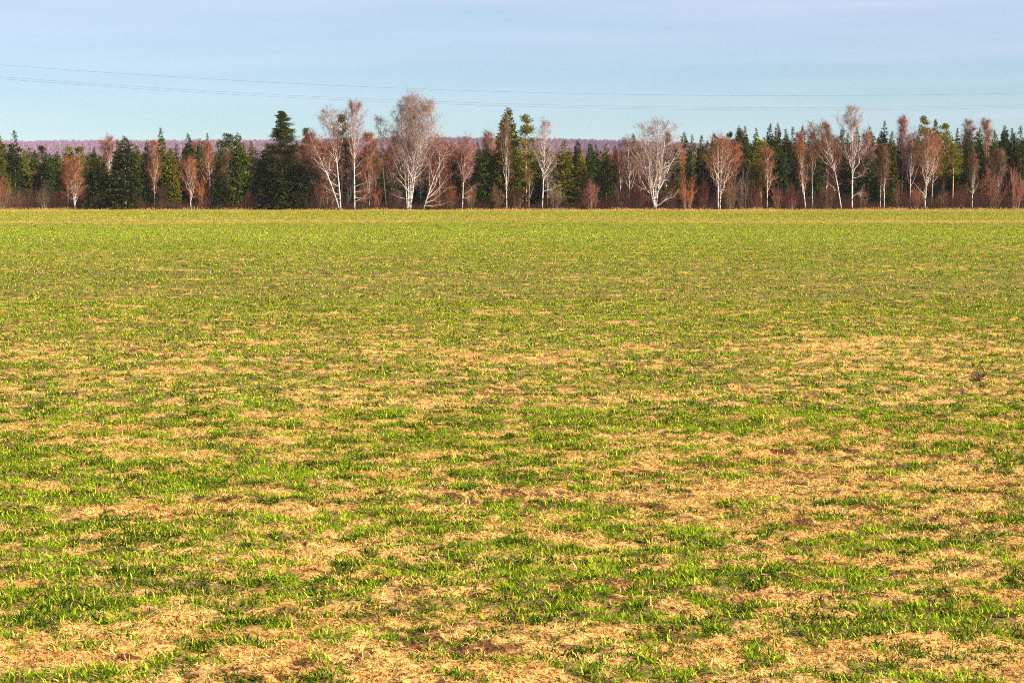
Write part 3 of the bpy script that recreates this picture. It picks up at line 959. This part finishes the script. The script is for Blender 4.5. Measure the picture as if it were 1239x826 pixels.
conifer(276, 160, 13, 338, 'p', BLUE, 'round-topped dark conifer above the dark-twigged birch')
conifer(268, 205, 12, 322, 's', DARK, 'very dark squat spruce at the field edge below the dark-twigged birch')
conifer(289, 160, 15, 324, 's', FRESH, 'green sunlit spruce reaching the field, under the thick white forked limbs')
conifer(305, 170, 9, 345, 's', OLIVE, 'olive spruce tip behind the white-forked birch')
conifer(318, 183, 13, 326, 's', DARK, 'dark low spruce leaning on the left flank of the big pine')
conifer(343, 132, 29, 326, 'B', (0.062, 0.075, 0.014), 'big broad pine with a tall stepped blue-green top', PN)
conifer(333, 196, 20, 322, 's', DARK, 'dark squat spruce at the left foot of the big pine')
conifer(361, 196, 18, 323, 's', DARK, 'dark squat spruce at the right foot of the big pine')
conifer(371, 153, 8, 340, 'p', BLUE, 'small dark tufted conifer right of the big pine, behind the leaning birch')
conifer(405, 152, 6, 342, 's', DARK, 'small dark conifer seen inside the crown of the leaning birch')
conifer(414.5, 138, 11, 326, 'p', DARK, 'pine with thin bare orange trunk between the leaning and the straight birch')
conifer(456, 178, 9, 350, 's', DARK, 'dark spruce behind the thin grey-topped birch')
conifer(505, 186, 20, 344, 's', OLIVE, 'olive conifer behind the stems of the biggest birch')
conifer(578, 172, 9, 330, 's', DARK, 'dark slim spruce, left one of a pair beside the tallest spruce')
conifer(589, 174, 13, 324, 's', FRESH, 'broad green spruce, right one of a pair beside the tallest spruce')
conifer(614, 129, 18, 324, 'S', OLIVE, 'tallest pointed spruce, olive, behind the straight white birch')
conifer(603, 176, 12, 330, 's', DARK, 'dark spruce against the left flank of the tallest pointed spruce')
conifer(637, 137, 15, 327, 'p', YEL, 'ragged yellow-green pine right of the tallest pointed spruce')
conifer(645, 172, 13, 333, 's', OLIVE, 'dull conifer below the ragged yellow-green pine')
conifer(683, 169, 14, 325, 's', YEL, 'broad yellow-green conifer right of the upswept-limbed birch')
conifer(699, 169, 9, 332, 's', DARK, 'dark slim spruce behind the broad yellow-green conifer')
conifer(703, 184, 11, 326, 's', YEL, 'low yellow-green spruce behind the round brownish-red bush')
conifer(714, 171, 9, 330, 's', BLUE, 'slim dark spire above the round brownish-red bush')
conifer(721, 174, 8, 334, 's', DARK, 'second slim dark spire above the round brownish-red bush, the right one')
conifer(733, 173, 10, 326, 's', FRESH, 'green spruce right of the round brownish-red bush')
conifer(744, 176, 10, 330, 's', OLIVE, 'olive spruce left of the half-hidden leaning birch')
conifer(766, 161, 8, 350, 's', DARK, 'dark spruce tip above the purplish-twigged birch')
conifer(827, 159, 10, 334, 's', DARK, 'dark spruce, first of three tops right of the great fan-shaped birch')
conifer(837, 162, 9, 338, 's', FRESH, 'green spruce, middle of three tops right of the great fan-shaped birch')
conifer(848, 163, 9, 334, 's', DARK, 'dark spruce, third top, left of the rounded rust birch')
conifer(864, 160, 9, 350, 's', OLIVE, 'olive conifer tip above the rounded rust birch')
conifer(882, 156, 10, 345, 'p', DARK, 'dark blunt conifer above the right shoulder of the rounded rust birch')
conifer(893, 151, 8, 340, 's', DARK, 'sharp dark spire right of the blunt conifer above the rounded rust birch')
conifer(901, 152, 9, 336, 's', DARK, 'twin sharp dark spire beside the pale-stemmed narrow birch')
conifer(914, 154, 10, 340, 's', FRESH, 'green spire behind the yellow-green pine with the Y-forked birch')
conifer(921, 166, 17, 325, 'p', YEL, 'spreading yellow-green pine above the Y-forked small birch')
conifer(931, 149, 10, 340, 's', DARK, 'dark tall spire right above the spreading yellow-green pine')
conifer(940, 148, 9, 344, 's', OLIVE, 'olive tall spire, first of the cluster left of the rust pair')
conifer(950, 155, 10, 338, 's', FRESH, 'green spire in the middle of the cluster left of the rust pair')
conifer(958, 153, 9, 330, 's', DARK, 'dark long spruce next to the left-leaning slim birch of the rust pair')
conifer(944, 178, 12, 328, 's', BLUE, 'dark blue-green spruce low in the gap left of the rust pair')
conifer(970, 151, 8, 348, 's', OLIVE, 'olive tip behind the leaning slim birch of the rust pair')
conifer(1018, 153, 9, 346, 's', DARK, 'dark tip between the left-leaning birch and the tall pale-topped birch')
conifer(1036, 154, 9, 344, 's', DARK, 'dark tip right behind the tall pale-topped birch')
conifer(1051, 152, 9, 340, 's', OLIVE, 'olive spruce between the tall pale-topped birch and the twin slender birches')
conifer(1069, 145, 10, 338, 's', DARK, 'sharp dark spruce above the twin slender birches')
conifer(1078, 158, 10, 334, 's', OLIVE, 'olive spruce right of and behind the twin slender birches')
conifer(1074, 185, 12, 325, 's', OLIVE, 'low olive spruce just behind the twin slender birches')
conifer(1052, 182, 11, 328, 's', BLUE, 'low blue-green spruce left behind the twin slender birches')
conifer(1117, 139, 13, 336, 'p', YEL, 'high yellow-green pine above the full rust-crowned birch')
conifer(1130, 143, 9, 340, 's', FRESH, 'green spire between two yellow-green pines')
conifer(1141, 145, 12, 332, 'p', YEL, 'bright yellow-green pine right of the green spire')
conifer(1152, 172, 11, 324, 'p', YEL, 'lower bright pine with a bare pale trunk beneath')
conifer(1157, 154, 9, 340, 's', DARK, 'dark spruce right above the lower bright pine')
conifer(1170, 162, 9, 330, 's', DARK, 'dark spruce left of the small narrow brown-topped birch')
conifer(1184, 154, 10, 334, 's', DARK, 'dark spruce between the two pinkish birch tops')
conifer(1202, 157, 10, 332, 's', FRESH, 'green spruce below the second pinkish birch top')
conifer(1214, 151, 11, 334, 's', DARK, 'dark tall spruce, first of the three at the right edge')
conifer(1223, 154, 10, 338, 's', DARK, 'dark spruce, middle of the three at the right edge')
conifer(1233, 152, 11, 333, 's', DARK, 'dark spruce, last of the three at the right edge')
conifer(1243, 157, 11, 336, 's', OLIVE, 'olive spruce cut by the right edge of the photo')

# --- bare birches filling the wood behind, all alike
FILL = [grow_birch(1300 + i, 12.0, 2.0, 0.12, 0.10, 34, 7, 16, 0.0, 0.0, 0.09, (), (), ['oval', 'cone', 'oval', 'cone'][i], 1.0, 0.009, 0.9) for i in range(4)]
fill_x = [x for x in np.concatenate([np.arange(-100, 372, 36.0), np.arange(374, 600, 17.0), np.arange(606, 740, 30.0), np.arange(742, 1340, 15.5)])]
for i, x in enumerate(fill_x):
    x = x + _rng.uniform(-6, 6)
    d = _rng.uniform(334, 352)
    t = np.interp(x, [0, 300, 372, 600, 740, 900, 1100, 1240], [196, 188, 172, 178, 186, 182, 180, 180]) + _rng.uniform(0, 16)
    bx = at(x, 250, d)[0]
    gz = float(terrain(np.array([bx]), np.array([d]))[0])
    e = thing('birch_tree', (bx, d, gz), 'reddish-brown bare birch deep inside the wood, its trunk hidden by the edge trees', 'birch', 'bare birches deep inside the wood')
    w = _rng.uniform(1.1, 1.6)
    e.scale = (w, w, (at(x, t, d)[2] - gz) / 12.0)
    e.rotation_euler.z = _rng.random() * 6.28
    tms, cr = FILL[i % 4]
    for m_ in tms:
        link('trunk', m_, e)
    link('crown', cr, e, [RUST, BROWN, MAROON, RUST, BROWN][i % 5])

# --- trees filling the wood behind, all alike
prof_x = np.array([-20, 0, 20, 45, 75, 110, 135, 152, 200, 255, 300, 343, 400, 440, 480, 530, 575, 614, 660, 700, 745, 790, 830, 900, 960, 1020, 1090, 1140, 1200, 1260])
prof_y = np.array([170, 172, 176, 185, 185, 184, 183, 180, 178, 178, 180, 172, 176, 178, 182, 182, 182, 172, 180, 182, 182, 176, 174, 164, 164, 164, 162, 160, 162, 164])
for i in range(132):
    x = -112 + i * 11.1 + _rng.uniform(-6, 6)
    d = _rng.uniform(356, 400) if i % 3 else _rng.uniform(328, 346)
    t = np.interp(x, prof_x, prof_y) - 6 + _rng.uniform(0, 12)
    conifer(x, t, _rng.uniform(11, 16), d, 's', [DARK, OLIVE, DARK, BLUE][i % 4], 'dark spruce deep inside the wood, mostly hidden behind the edge trees', 'spruces deep inside the wood')

# ------------------------------------------------------------------ bushes
def grow_bush(seed, n1=26, n2=6, n3=8):
    """unit bush: height 3, half width 2; bare stems and twigs"""
    rng = np.random.default_rng(seed)
    acc = Acc()
    az = rng.random(n1) * 6.283
    sp_ = np.sqrt(rng.random(n1))
    b = np.stack([np.cos(az), np.sin(az), np.zeros(n1)], -1)
    p0 = b * (0.7 * sp_)[:, None]
    p1 = b * (1.75 * sp_ * rng.uniform(0.7, 1.1, n1))[:, None]
    p1[:, 2] = 3.0 * (1.0 - 0.45 * sp_ ** 2) * rng.uniform(0.7, 1.0, n1)
    u = np.linspace(0, 1, 5)
    B = p0[:, None, :] + (p1 - p0)[:, None, :] * u[None, :, None]
    B[:, 1:] += rng.normal(0, 0.06, (n1, 4, 3))
    B[:, 0, 2] = -0.1
    acc.tube(B, 0.022 * (1 - 0.7 * u)[None, :].repeat(n1, 0), 4, 0.75, 0.9)
    idx = np.repeat(np.arange(n1), n2)
    p, d = interp_many(B, idx, rng.uniform(0.2, 1, len(idx)))
    dr = unit(d + rng.normal(0, 0.5, p.shape))
    L = rng.uniform(0.4, 0.9, len(idx))
    uu = np.linspace(0, 1, 3)
    L2 = p[:, None, :] + dr[:, None, :] * (L[:, None, None] * uu[None, :, None])
    acc.tube(L2, 0.012 * (1 - 0.6 * uu)[None, :].repeat(len(idx), 0), 3, 0.9, 1.0)
    idx = np.repeat(np.arange(len(L2)), n3)
    p, d = interp_many(L2, idx, rng.uniform(0.1, 1, len(idx)))
    dr = unit(d * 0.8 + rng.normal(0, 0.55, p.shape) + np.array([0, 0, 0.2]))
    L = rng.uniform(0.25, 0.6, len(idx))
    T = p[:, None, :] + dr[:, None, :] * (L[:, None, None] * uu[None, :, None])
    acc.tube(T, 0.0085 * (1 - 0.6 * uu)[None, :].repeat(len(idx), 0), 3, 0.9, 1.0)
    return acc.mesh('shrub', mat_twig)


BUSH = [grow_bush(900 + i) for i in range(5)]
BG = 'bare bushes at the foot of the wood'


def bush(x, top, hw, d, col, label):
    _k[0] += 1
    bx = at(x, 250, d)[0]
    gz = float(terrain(np.array([bx]), np.array([d]))[0])
    o = link('bare_bush', BUSH[_k[0] % len(BUSH)], None, col)
    o.location = (bx, d, gz)
    o.scale = (hw * d / F / 2, hw * d / F / 2, (at(x, top, d)[2] - gz) / 3.0)
    o.rotation_euler.z = _rng.random() * 6.28
    return tag(o, label, 'bush', BG)


bush(2, 212, 13, 321, MAROON, 'reddish bare bush at the left edge of the wood, before the olive spruce')
bush(54, 222, 10, 321, GREY, 'grey bare shrub at the foot of the round-shouldered dark pine')
bush(74, 226, 8, 322, MAROON, 'low maroon bush left of the two-stemmed rust birch')
bush(103, 222, 10, 321.5, MAROON, 'maroon bush filling the right foot of the two-stemmed rust birch')
bush(197, 222, 9, 322, BROWN, 'brown bush at the foot of the slim rust birch')
bush(246, 215, 10, 322, RUST, 'rusty bush between the small V-limbed birch and the crooked birch')
bush(262, 212, 9, 325, BROWN, 'brown bush beside the crooked rust birch, left of the squat dark spruce')
bush(302, 232, 8, 322, MAROON, 'small maroon bush at the right foot of the green sunlit spruce')
bush(388, 212, 14, 323, MAROON, 'maroon bush under the left-leaning birch')
bush(403, 228, 10, 322, BROWN, 'low brown bush left of the orange pine trunk')
bush(440, 216, 14, 323, BROWN, 'brown bush at the right of the straight white birch with dead side branches')
bush(456, 222, 10, 322, RUST, 'rusty bush left of the thin grey-topped birch')
bush(478, 224, 10, 322, GREY, 'grey-brown bush between the grey-topped birch and the biggest birch')
bush(526, 218, 12, 322, MAROON, 'maroon bush behind the low limbs of the spreading birch')
bush(545, 214, 12, 322, RUST, 'rusty bush left of the slender V-limbed birch')
bush(570, 222, 9, 322, BROWN, 'brown bush right of the slender V-limbed birch')
bush(601, 224, 11, 321.5, BROWN, 'brown bush at the left foot of the straight birch before the tallest spruce')
bush(626, 222, 12, 322, BROWN, 'brown bush between the straight birch and the short young birch')
bush(672, 222, 12, 321.5, GREY, 'grey-brown bush right of the thin short birch stem')
bush(714, 221, 15, 321, MAROON, 'round brownish-red bush with a tiny sapling in its middle')
bush(753, 216, 13, 322, GREY, 'grey bush under the half-hidden leaning birch')
bush(774, 214, 12, 322, MAROON, 'maroon bush left behind the trunk of the fan-shaped birch')
bush(812, 222, 12, 322, BROWN, 'brown bush behind the low right limb of the fan-shaped birch')
bush(832, 208, 14, 321, RUST, 'tall rusty bush right of the great fan-shaped birch')
bush(851, 214, 11, 322, MAROON, 'maroon bush left of the rounded rust birch trunk')
bush(884, 212, 11, 321, BROWN, 'brown bush right of the rounded rust birch trunk')
bush(900, 208, 13, 321.5, GREY, 'tall grey-brown bush, left of the Y-forked small birch')
bush(914, 218, 10, 321, MAROON, 'low maroon bush close left of the Y-forked small birch')
bush(941, 222, 10, 321, MAROON, 'maroon bush right of the Y-forked small birch')
bush(957, 220, 12, 321, MAROON, 'purplish bush left of the leaning slim birch of the rust pair')
bush(1001, 218, 13, 322, BROWN, 'brown bush between the rust pair and the left-leaning birch')
bush(1043, 226, 11, 322, BROWN, 'brown bush right of the tall pale-topped birch')
bush(1088, 220, 11, 322, BROWN, 'brown bush between the twin birches and the grey-trunked birch')
bush(1109, 224, 9, 322, MAROON, 'maroon bush left of the full rust-crowned birch trunk')
bush(1140, 226, 10, 322, BROWN, 'brown bush left of the bare pale pine trunk')
bush(1163, 224, 10, 322, MAROON, 'maroon bush between the bare pale pine trunk and the narrow brown-topped birch')
bush(1200, 206, 20, 321, MAROON, 'largest round maroon bush, right of the narrow brown-topped birch')
bush(1228, 204, 15, 321, MAROON, 'round maroon bush at the right edge of the wood')


# ------------------------------------------------------------------ undergrowth, far woods, hill
def build_undergrowth():
    rng = np.random.default_rng(15)
    n = 42000
    x = rng.uniform(-105, 105, n)
    y = 320.8 + np.abs(rng.normal(0, 7.0, n))
    h = rng.uniform(0.4, 1.0, n) * (0.9 + 3.4 * vnoise(x / 3.2, y / 6, 17) ** 1.5)
    d = unit(np.stack([rng.normal(0, 0.25, n), rng.normal(0, 0.25, n), np.ones(n)], -1))
    z = terrain(x, y) - 0.05
    p0 = np.stack([x, y, z], -1)
    u = np.linspace(0, 1, 3)
    P = p0[:, None, :] + d[:, None, :] * (h[:, None, None] * u[None, :, None])
    P[:, 1:] += rng.normal(0, 0.05, (n, 2, 3))
    V, Q = tubes(P, np.array([1, 0.8, 0.4])[None, :] * rng.uniform(0.008, 0.018, (n, 1)), 3)
    a = np.repeat(rng.uniform(0.8, 1.0, n), 9)
    me = mesh_from('undergrowth', V, Q, mat_twig, {'lvl': a})
    o = tag(link('undergrowth', me, None, (0.17, 0.060, 0.020)), kind='stuff')


build_undergrowth()


def hill_z(x, y):
    ridge = 95.0 + 2.2 * fbm(x / 260.0, y / 900.0, 131, 3) + 3.0 * np.exp(-((x + 100) / 160.0) ** 2) - 7.0 * sstep(60, 330, x) + 0.0
    up = sstep(900, 3050, y) ** 1.1
    return -3.0 + (ridge - 15.0 + 3.0) * up


def build_far():
    rng = np.random.default_rng(21)
    yy = np.linspace(850, 3400, 60)
    xx = np.linspace(-1500, 1500, 160)
    X, Y = np.meshgrid(xx, yy)
    Z = hill_z(X, Y)
    n, m = X.shape
    i = np.arange(n - 1)[:, None]
    j = np.arange(m - 1)[None, :]
    Q = np.stack([i * m + j, i * m + j + 1, (i + 1) * m + j + 1, (i + 1) * m + j], -1).reshape(-1, 4)
    mt, nt, out = newmat('far_wooded_hill')
    tc = N(nt, 'ShaderNodeTexCoord')
    f = noise(nt, tc.outputs['Object'], 0.02, 4, 0.6)
    c = ramp(nt, f, [(0.35, (0.14, 0.06, 0.065)), (0.65, (0.26, 0.12, 0.13))])
    b = N(nt, 'ShaderNodeBsdfDiffuse')
    nt.links.new(c, b.inputs[0])
    nt.links.new(b.outputs[0], out.inputs[0])
    tag(link('hill', mesh_from('hill', np.stack([X, Y, Z], -1), Q, mt, None, True)), kind='structure')
    # far birch wood over the hill: vertical fans of stems and twigs
    K = 20
    n = 11000
    x = rng.uniform(-1, 1, n)
    y = 1500 + 1600 * rng.random(n) ** 0.6
    x = x * (0.29 * y + 40)
    z = hill_z(x, y)
    H = rng.uniform(5, 9, n)
    az = rng.random((n, K)) * 6.283
    r = rng.uniform(0.1, 1, (n, K)) * 3.6
    b0 = np.stack([x, y, z], -1)[:, None, :] + np.stack([np.cos(az) * r * 0.2, np.sin(az) * r * 0.2, H[:, None] * rng.uniform(0.0, 0.4, (n, K))], -1)
    b1 = np.stack([x, y, z], -1)[:, None, :] + np.stack([np.cos(az) * r, np.sin(az) * r, H[:, None] * (1.0 - 0.03 * r ** 2) * rng.uniform(0.7, 1, (n, K))], -1)
    P = np.stack([b0.reshape(-1, 3), b1.reshape(-1, 3)], 1)
    V, Q = tubes(P, np.array([0.32, 0.12])[None, :].repeat(n * K, 0), 3)
    me = mesh_from('far_woods', V, Q, mat_twig, {'lvl': np.repeat(np.repeat(rng.uniform(0.75, 1, n), K), 6)})
    tag(link('far_woods', me, None, (0.36, 0.215, 0.27)), kind='stuff')  # paler mauve than bare twigs: part of the haze is put into this colour
    # a birch belt across the next clearing
    n, K = 260, 240
    x = rng.uniform(-205, 205, n)
    y = rng.uniform(600, 690, n)
    z = terrain(x, y)
    s = np.interp(CX + x / y * F, [0, 130, 300, 600, 760, 1000, 1239], [12.5, 13, 15, 17.5, 17.5, 19, 20])
    H = s * rng.uniform(0.8, 1.08, n) * y / 640
    az = rng.random((n, K)) * 6.283
    t = rng.random((n, K))
    r = 3.0 * np.sin(np.pi * np.clip(0.15 + 0.83 * t, 0, 1)) ** 0.7 * rng.uniform(0.2, 1, (n, K))
    c0 = np.stack([x, y, z], -1)[:, None, :]
    zz = H[:, None] * (0.25 + 0.75 * t)
    b1 = c0 + np.stack([np.cos(az) * r, np.sin(az) * r, zz], -1)
    b0 = c0 + np.stack([np.cos(az) * r * 0.45, np.sin(az) * r * 0.45, zz - 1.6 - 0.3 * r], -1)
    P = np.stack([b0.reshape(-1, 3), b1.reshape(-1, 3)], 1)
    V1, Q1 = tubes(P, np.array([0.035, 0.02])[None, :].repeat(n * K, 0), 3)
    T = np.stack([c0[:, 0], c0[:, 0] + np.stack([0 * H, 0 * H, H * 0.95], -1)], 1)
    V2, Q2 = tubes(T, np.array([0.16, 0.03])[None, :].repeat(n, 0), 5)
    V = np.concatenate([V1, V2])
    Q = np.concatenate([Q1, Q2 + len(V1)])
    a = np.concatenate([np.repeat(rng.uniform(0.7, 1, n * K), 6), np.full(len(V2), 0.1)])
    me = mesh_from('birch_belt', V, Q, mat_twig, {'lvl': a})
    tag(link('birch_woods', me, None, (0.36, 0.12, 0.11)), kind='stuff')


build_far()

# ------------------------------------------------------------------ a withered weed in the field
def build_weed():
    rng = np.random.default_rng(8)
    x0, y0, _ = at(1185, 462, 25.4)
    acc = Acc()
    n = 22
    az = rng.random(n) * 6.283
    sp_ = rng.uniform(0.05, 0.26, n)
    u = np.linspace(0, 1, 5)
    P = np.zeros((n, 5, 3))
    P[:, :, 0] = np.cos(az)[:, None] * sp_[:, None] * u[None, :] ** 1.3
    P[:, :, 1] = np.sin(az)[:, None] * sp_[:, None] * u[None, :] ** 1.3
    P[:, :, 2] = rng.uniform(0.08, 0.22, n)[:, None] * u[None, :] - 0.02
    P[:, 1:] += rng.normal(0, 0.012, (n, 4, 3))
    acc.tube(P, 0.007 * (1 - 0.7 * u)[None, :].repeat(n, 0), 4, 0.9, 1.0)
    idx = np.repeat(np.arange(n), 5)
    p, d = interp_many(P, idx, rng.uniform(0.3, 1, len(idx)))
    dr = unit(d + rng.normal(0, 0.7, p.shape))
    uu = np.linspace(0, 1, 3)
    L2 = p[:, None, :] + dr[:, None, :] * (rng.uniform(0.03, 0.08, len(idx))[:, None, None] * uu[None, :, None])
    acc.tube(L2, 0.006 * (1 - 0.4 * uu)[None, :].repeat(len(idx), 0), 4, 1.0, 1.0)
    o = link('dry_weed', acc.mesh('dry_weed', mat_twig), None, (0.17, 0.085, 0.05))
    o.scale = (0.85, 0.85, 0.8)
    o.location = (x0, y0, float(zground(np.array([x0]), np.array([y0]))[0]))
    tag(o, 'dark withered weed with tangled brown stems standing in dry grass', 'weed')


build_weed()

# ------------------------------------------------------------------ wires
mat_wire = plain('weathered_cable', (0.22, 0.23, 0.24), 0.5, 0.6)


def wire(d, ymin, label, r):
    xc, _, z0 = at(955, ymin, d)
    xs = np.linspace(xc - 125, xc + 125, 90)
    z = z0 + 4.72e-4 * (xs - xc) ** 2
    P = np.stack([xs, np.full_like(xs, d), z], -1)
    V, Q = tubes(P[None], np.full((1, len(xs)), r), 6)
    o = link('power_line_wire', mesh_from('power_line_wire', V, Q, mat_wire, None, True))
    tag(o, label, 'wire', 'power line wires across the sky')


wire(200, 116, 'thin grey wire highest of the three across the sky, well above the other two', 0.010)
wire(200, 130.5, 'thin grey wire in the middle, upper one of the two running close together', 0.009)
wire(202, 133.3, 'thin grey wire lowest of the three, just below its close neighbour', 0.009)

# ------------------------------------------------------------------ haze, light, sky
if HAZE_DENSITY > 0:
    m, nt, out = newmat('haze')
    v = N(nt, 'ShaderNodeVolumePrincipled')
    v.inputs['Color'].default_value = (0.86, 0.90, 1.0, 1)
    v.inputs['Density'].default_value = HAZE_DENSITY
    nt.links.new(v.outputs[0], out.inputs['Volume'])
    X0, X1, Y0, Y1, Z0, Z1 = -4400, 4400, -4400, 4400, -4.5, 135
    V = np.array([(x, y, z) for z in (Z0, Z1) for y in (Y0, Y1) for x in (X0, X1)], dtype=float)
    Q = np.array([(0, 2, 3, 1), (4, 5, 7, 6), (0, 1, 5, 4), (1, 3, 7, 5), (3, 2, 6, 7), (2, 0, 4, 6)])
    tag(link('haze', mesh_from('haze', V, Q, m)), kind='stuff')

S = Vector((math.sin(rad(SUN_AZ)) * math.cos(rad(SUN_EL)), math.cos(rad(SUN_AZ)) * math.cos(rad(SUN_EL)), math.sin(rad(SUN_EL))))
ld = bpy.data.lights.new('sun', 'SUN')
ld.energy = SUN_STRENGTH
ld.angle = rad(0.53)
ld.color = (1.0, 0.955, 0.86)
lo = bpy.data.objects.new('sun', ld)
COL.objects.link(lo)
lo.rotation_euler = S.to_track_quat('Z', 'Y').to_euler()
lo.location = (60, -60, 80)

w = bpy.data.worlds.new('World')
sc.world = w
w.use_nodes = True
nt = w.node_tree
nt.nodes.clear()
out = N(nt, 'ShaderNodeOutputWorld')
bg = N(nt, 'ShaderNodeBackground')
bg.inputs[1].default_value = SKY_STRENGTH
sky = N(nt, 'ShaderNodeTexSky', sky_type='NISHITA')
sky.sun_disc = False
sky.sun_elevation = rad(SUN_EL)
sky.sun_rotation = rad(SUN_AZ)
sky.altitude = 200
sky.air_density = 1.0
sky.dust_density = 0.0
sky.ozone_density = 1.5
tc = N(nt, 'ShaderNodeTexCoord')
mp = N(nt, 'ShaderNodeMapping')
mp.inputs['Scale'].default_value = (3.0, 3.0, 42.0)
mp.inputs['Rotation'].default_value = (0.0, 0.03, 0.0)
nt.links.new(tc.outputs['Generated'], mp.inputs[0])
cn = noise(nt, mp.outputs[0], 1.3, 5, 0.55)
cm = ramp(nt, cn, [(0.38, 0.0), (0.80, 0.30)])
sx = N(nt, 'ShaderNodeSeparateXYZ')
nt.links.new(tc.outputs['Generated'], sx.inputs[0])
veil = ramp(nt, sx.outputs['Z'], [(0.03, 0.0), (0.12, 0.42)])
mx2 = N(nt, 'ShaderNodeMath', operation='ADD')
nt.links.new(cm, mx2.inputs[0])
nt.links.new(veil, mx2.inputs[1])
cm = mx2.outputs[0]
blue = mixc(nt, 1.0, sky.outputs[0], (0.565, 0.752, 0.965), 'MULTIPLY')
c = mixc(nt, cm, blue, (6.9, 7.05, 8.6))
nt.links.new(c, bg.inputs[0])
nt.links.new(bg.outputs[0], out.inputs[0])

cd = bpy.data.cameras.new('camera')
cd.sensor_width = 36.0
cd.lens = F / 1239.0 * 36.0
cd.clip_start = 0.1
cd.clip_end = 20000
co = bpy.data.objects.new('camera', cd)
COL.objects.link(co)
co.location = (0, 0, HCAM)
co.rotation_euler = (math.pi / 2 - PITCH, 0, 0)
sc.camera = co

sc.view_settings.view_transform = 'Standard'
sc.view_settings.look = 'None'
sc.view_settings.exposure = EXPOSURE
sc.view_settings.gamma = 1.0
sc.view_settings.use_curve_mapping = False
sc.render.film_transparent = False
sc.cycles.use_denoising = False
sc.cycles.filter_width = 1.0
sc.cycles.max_bounces = 6
sc.cycles.volume_bounces = 0
sc.cycles.use_adaptive_sampling = False
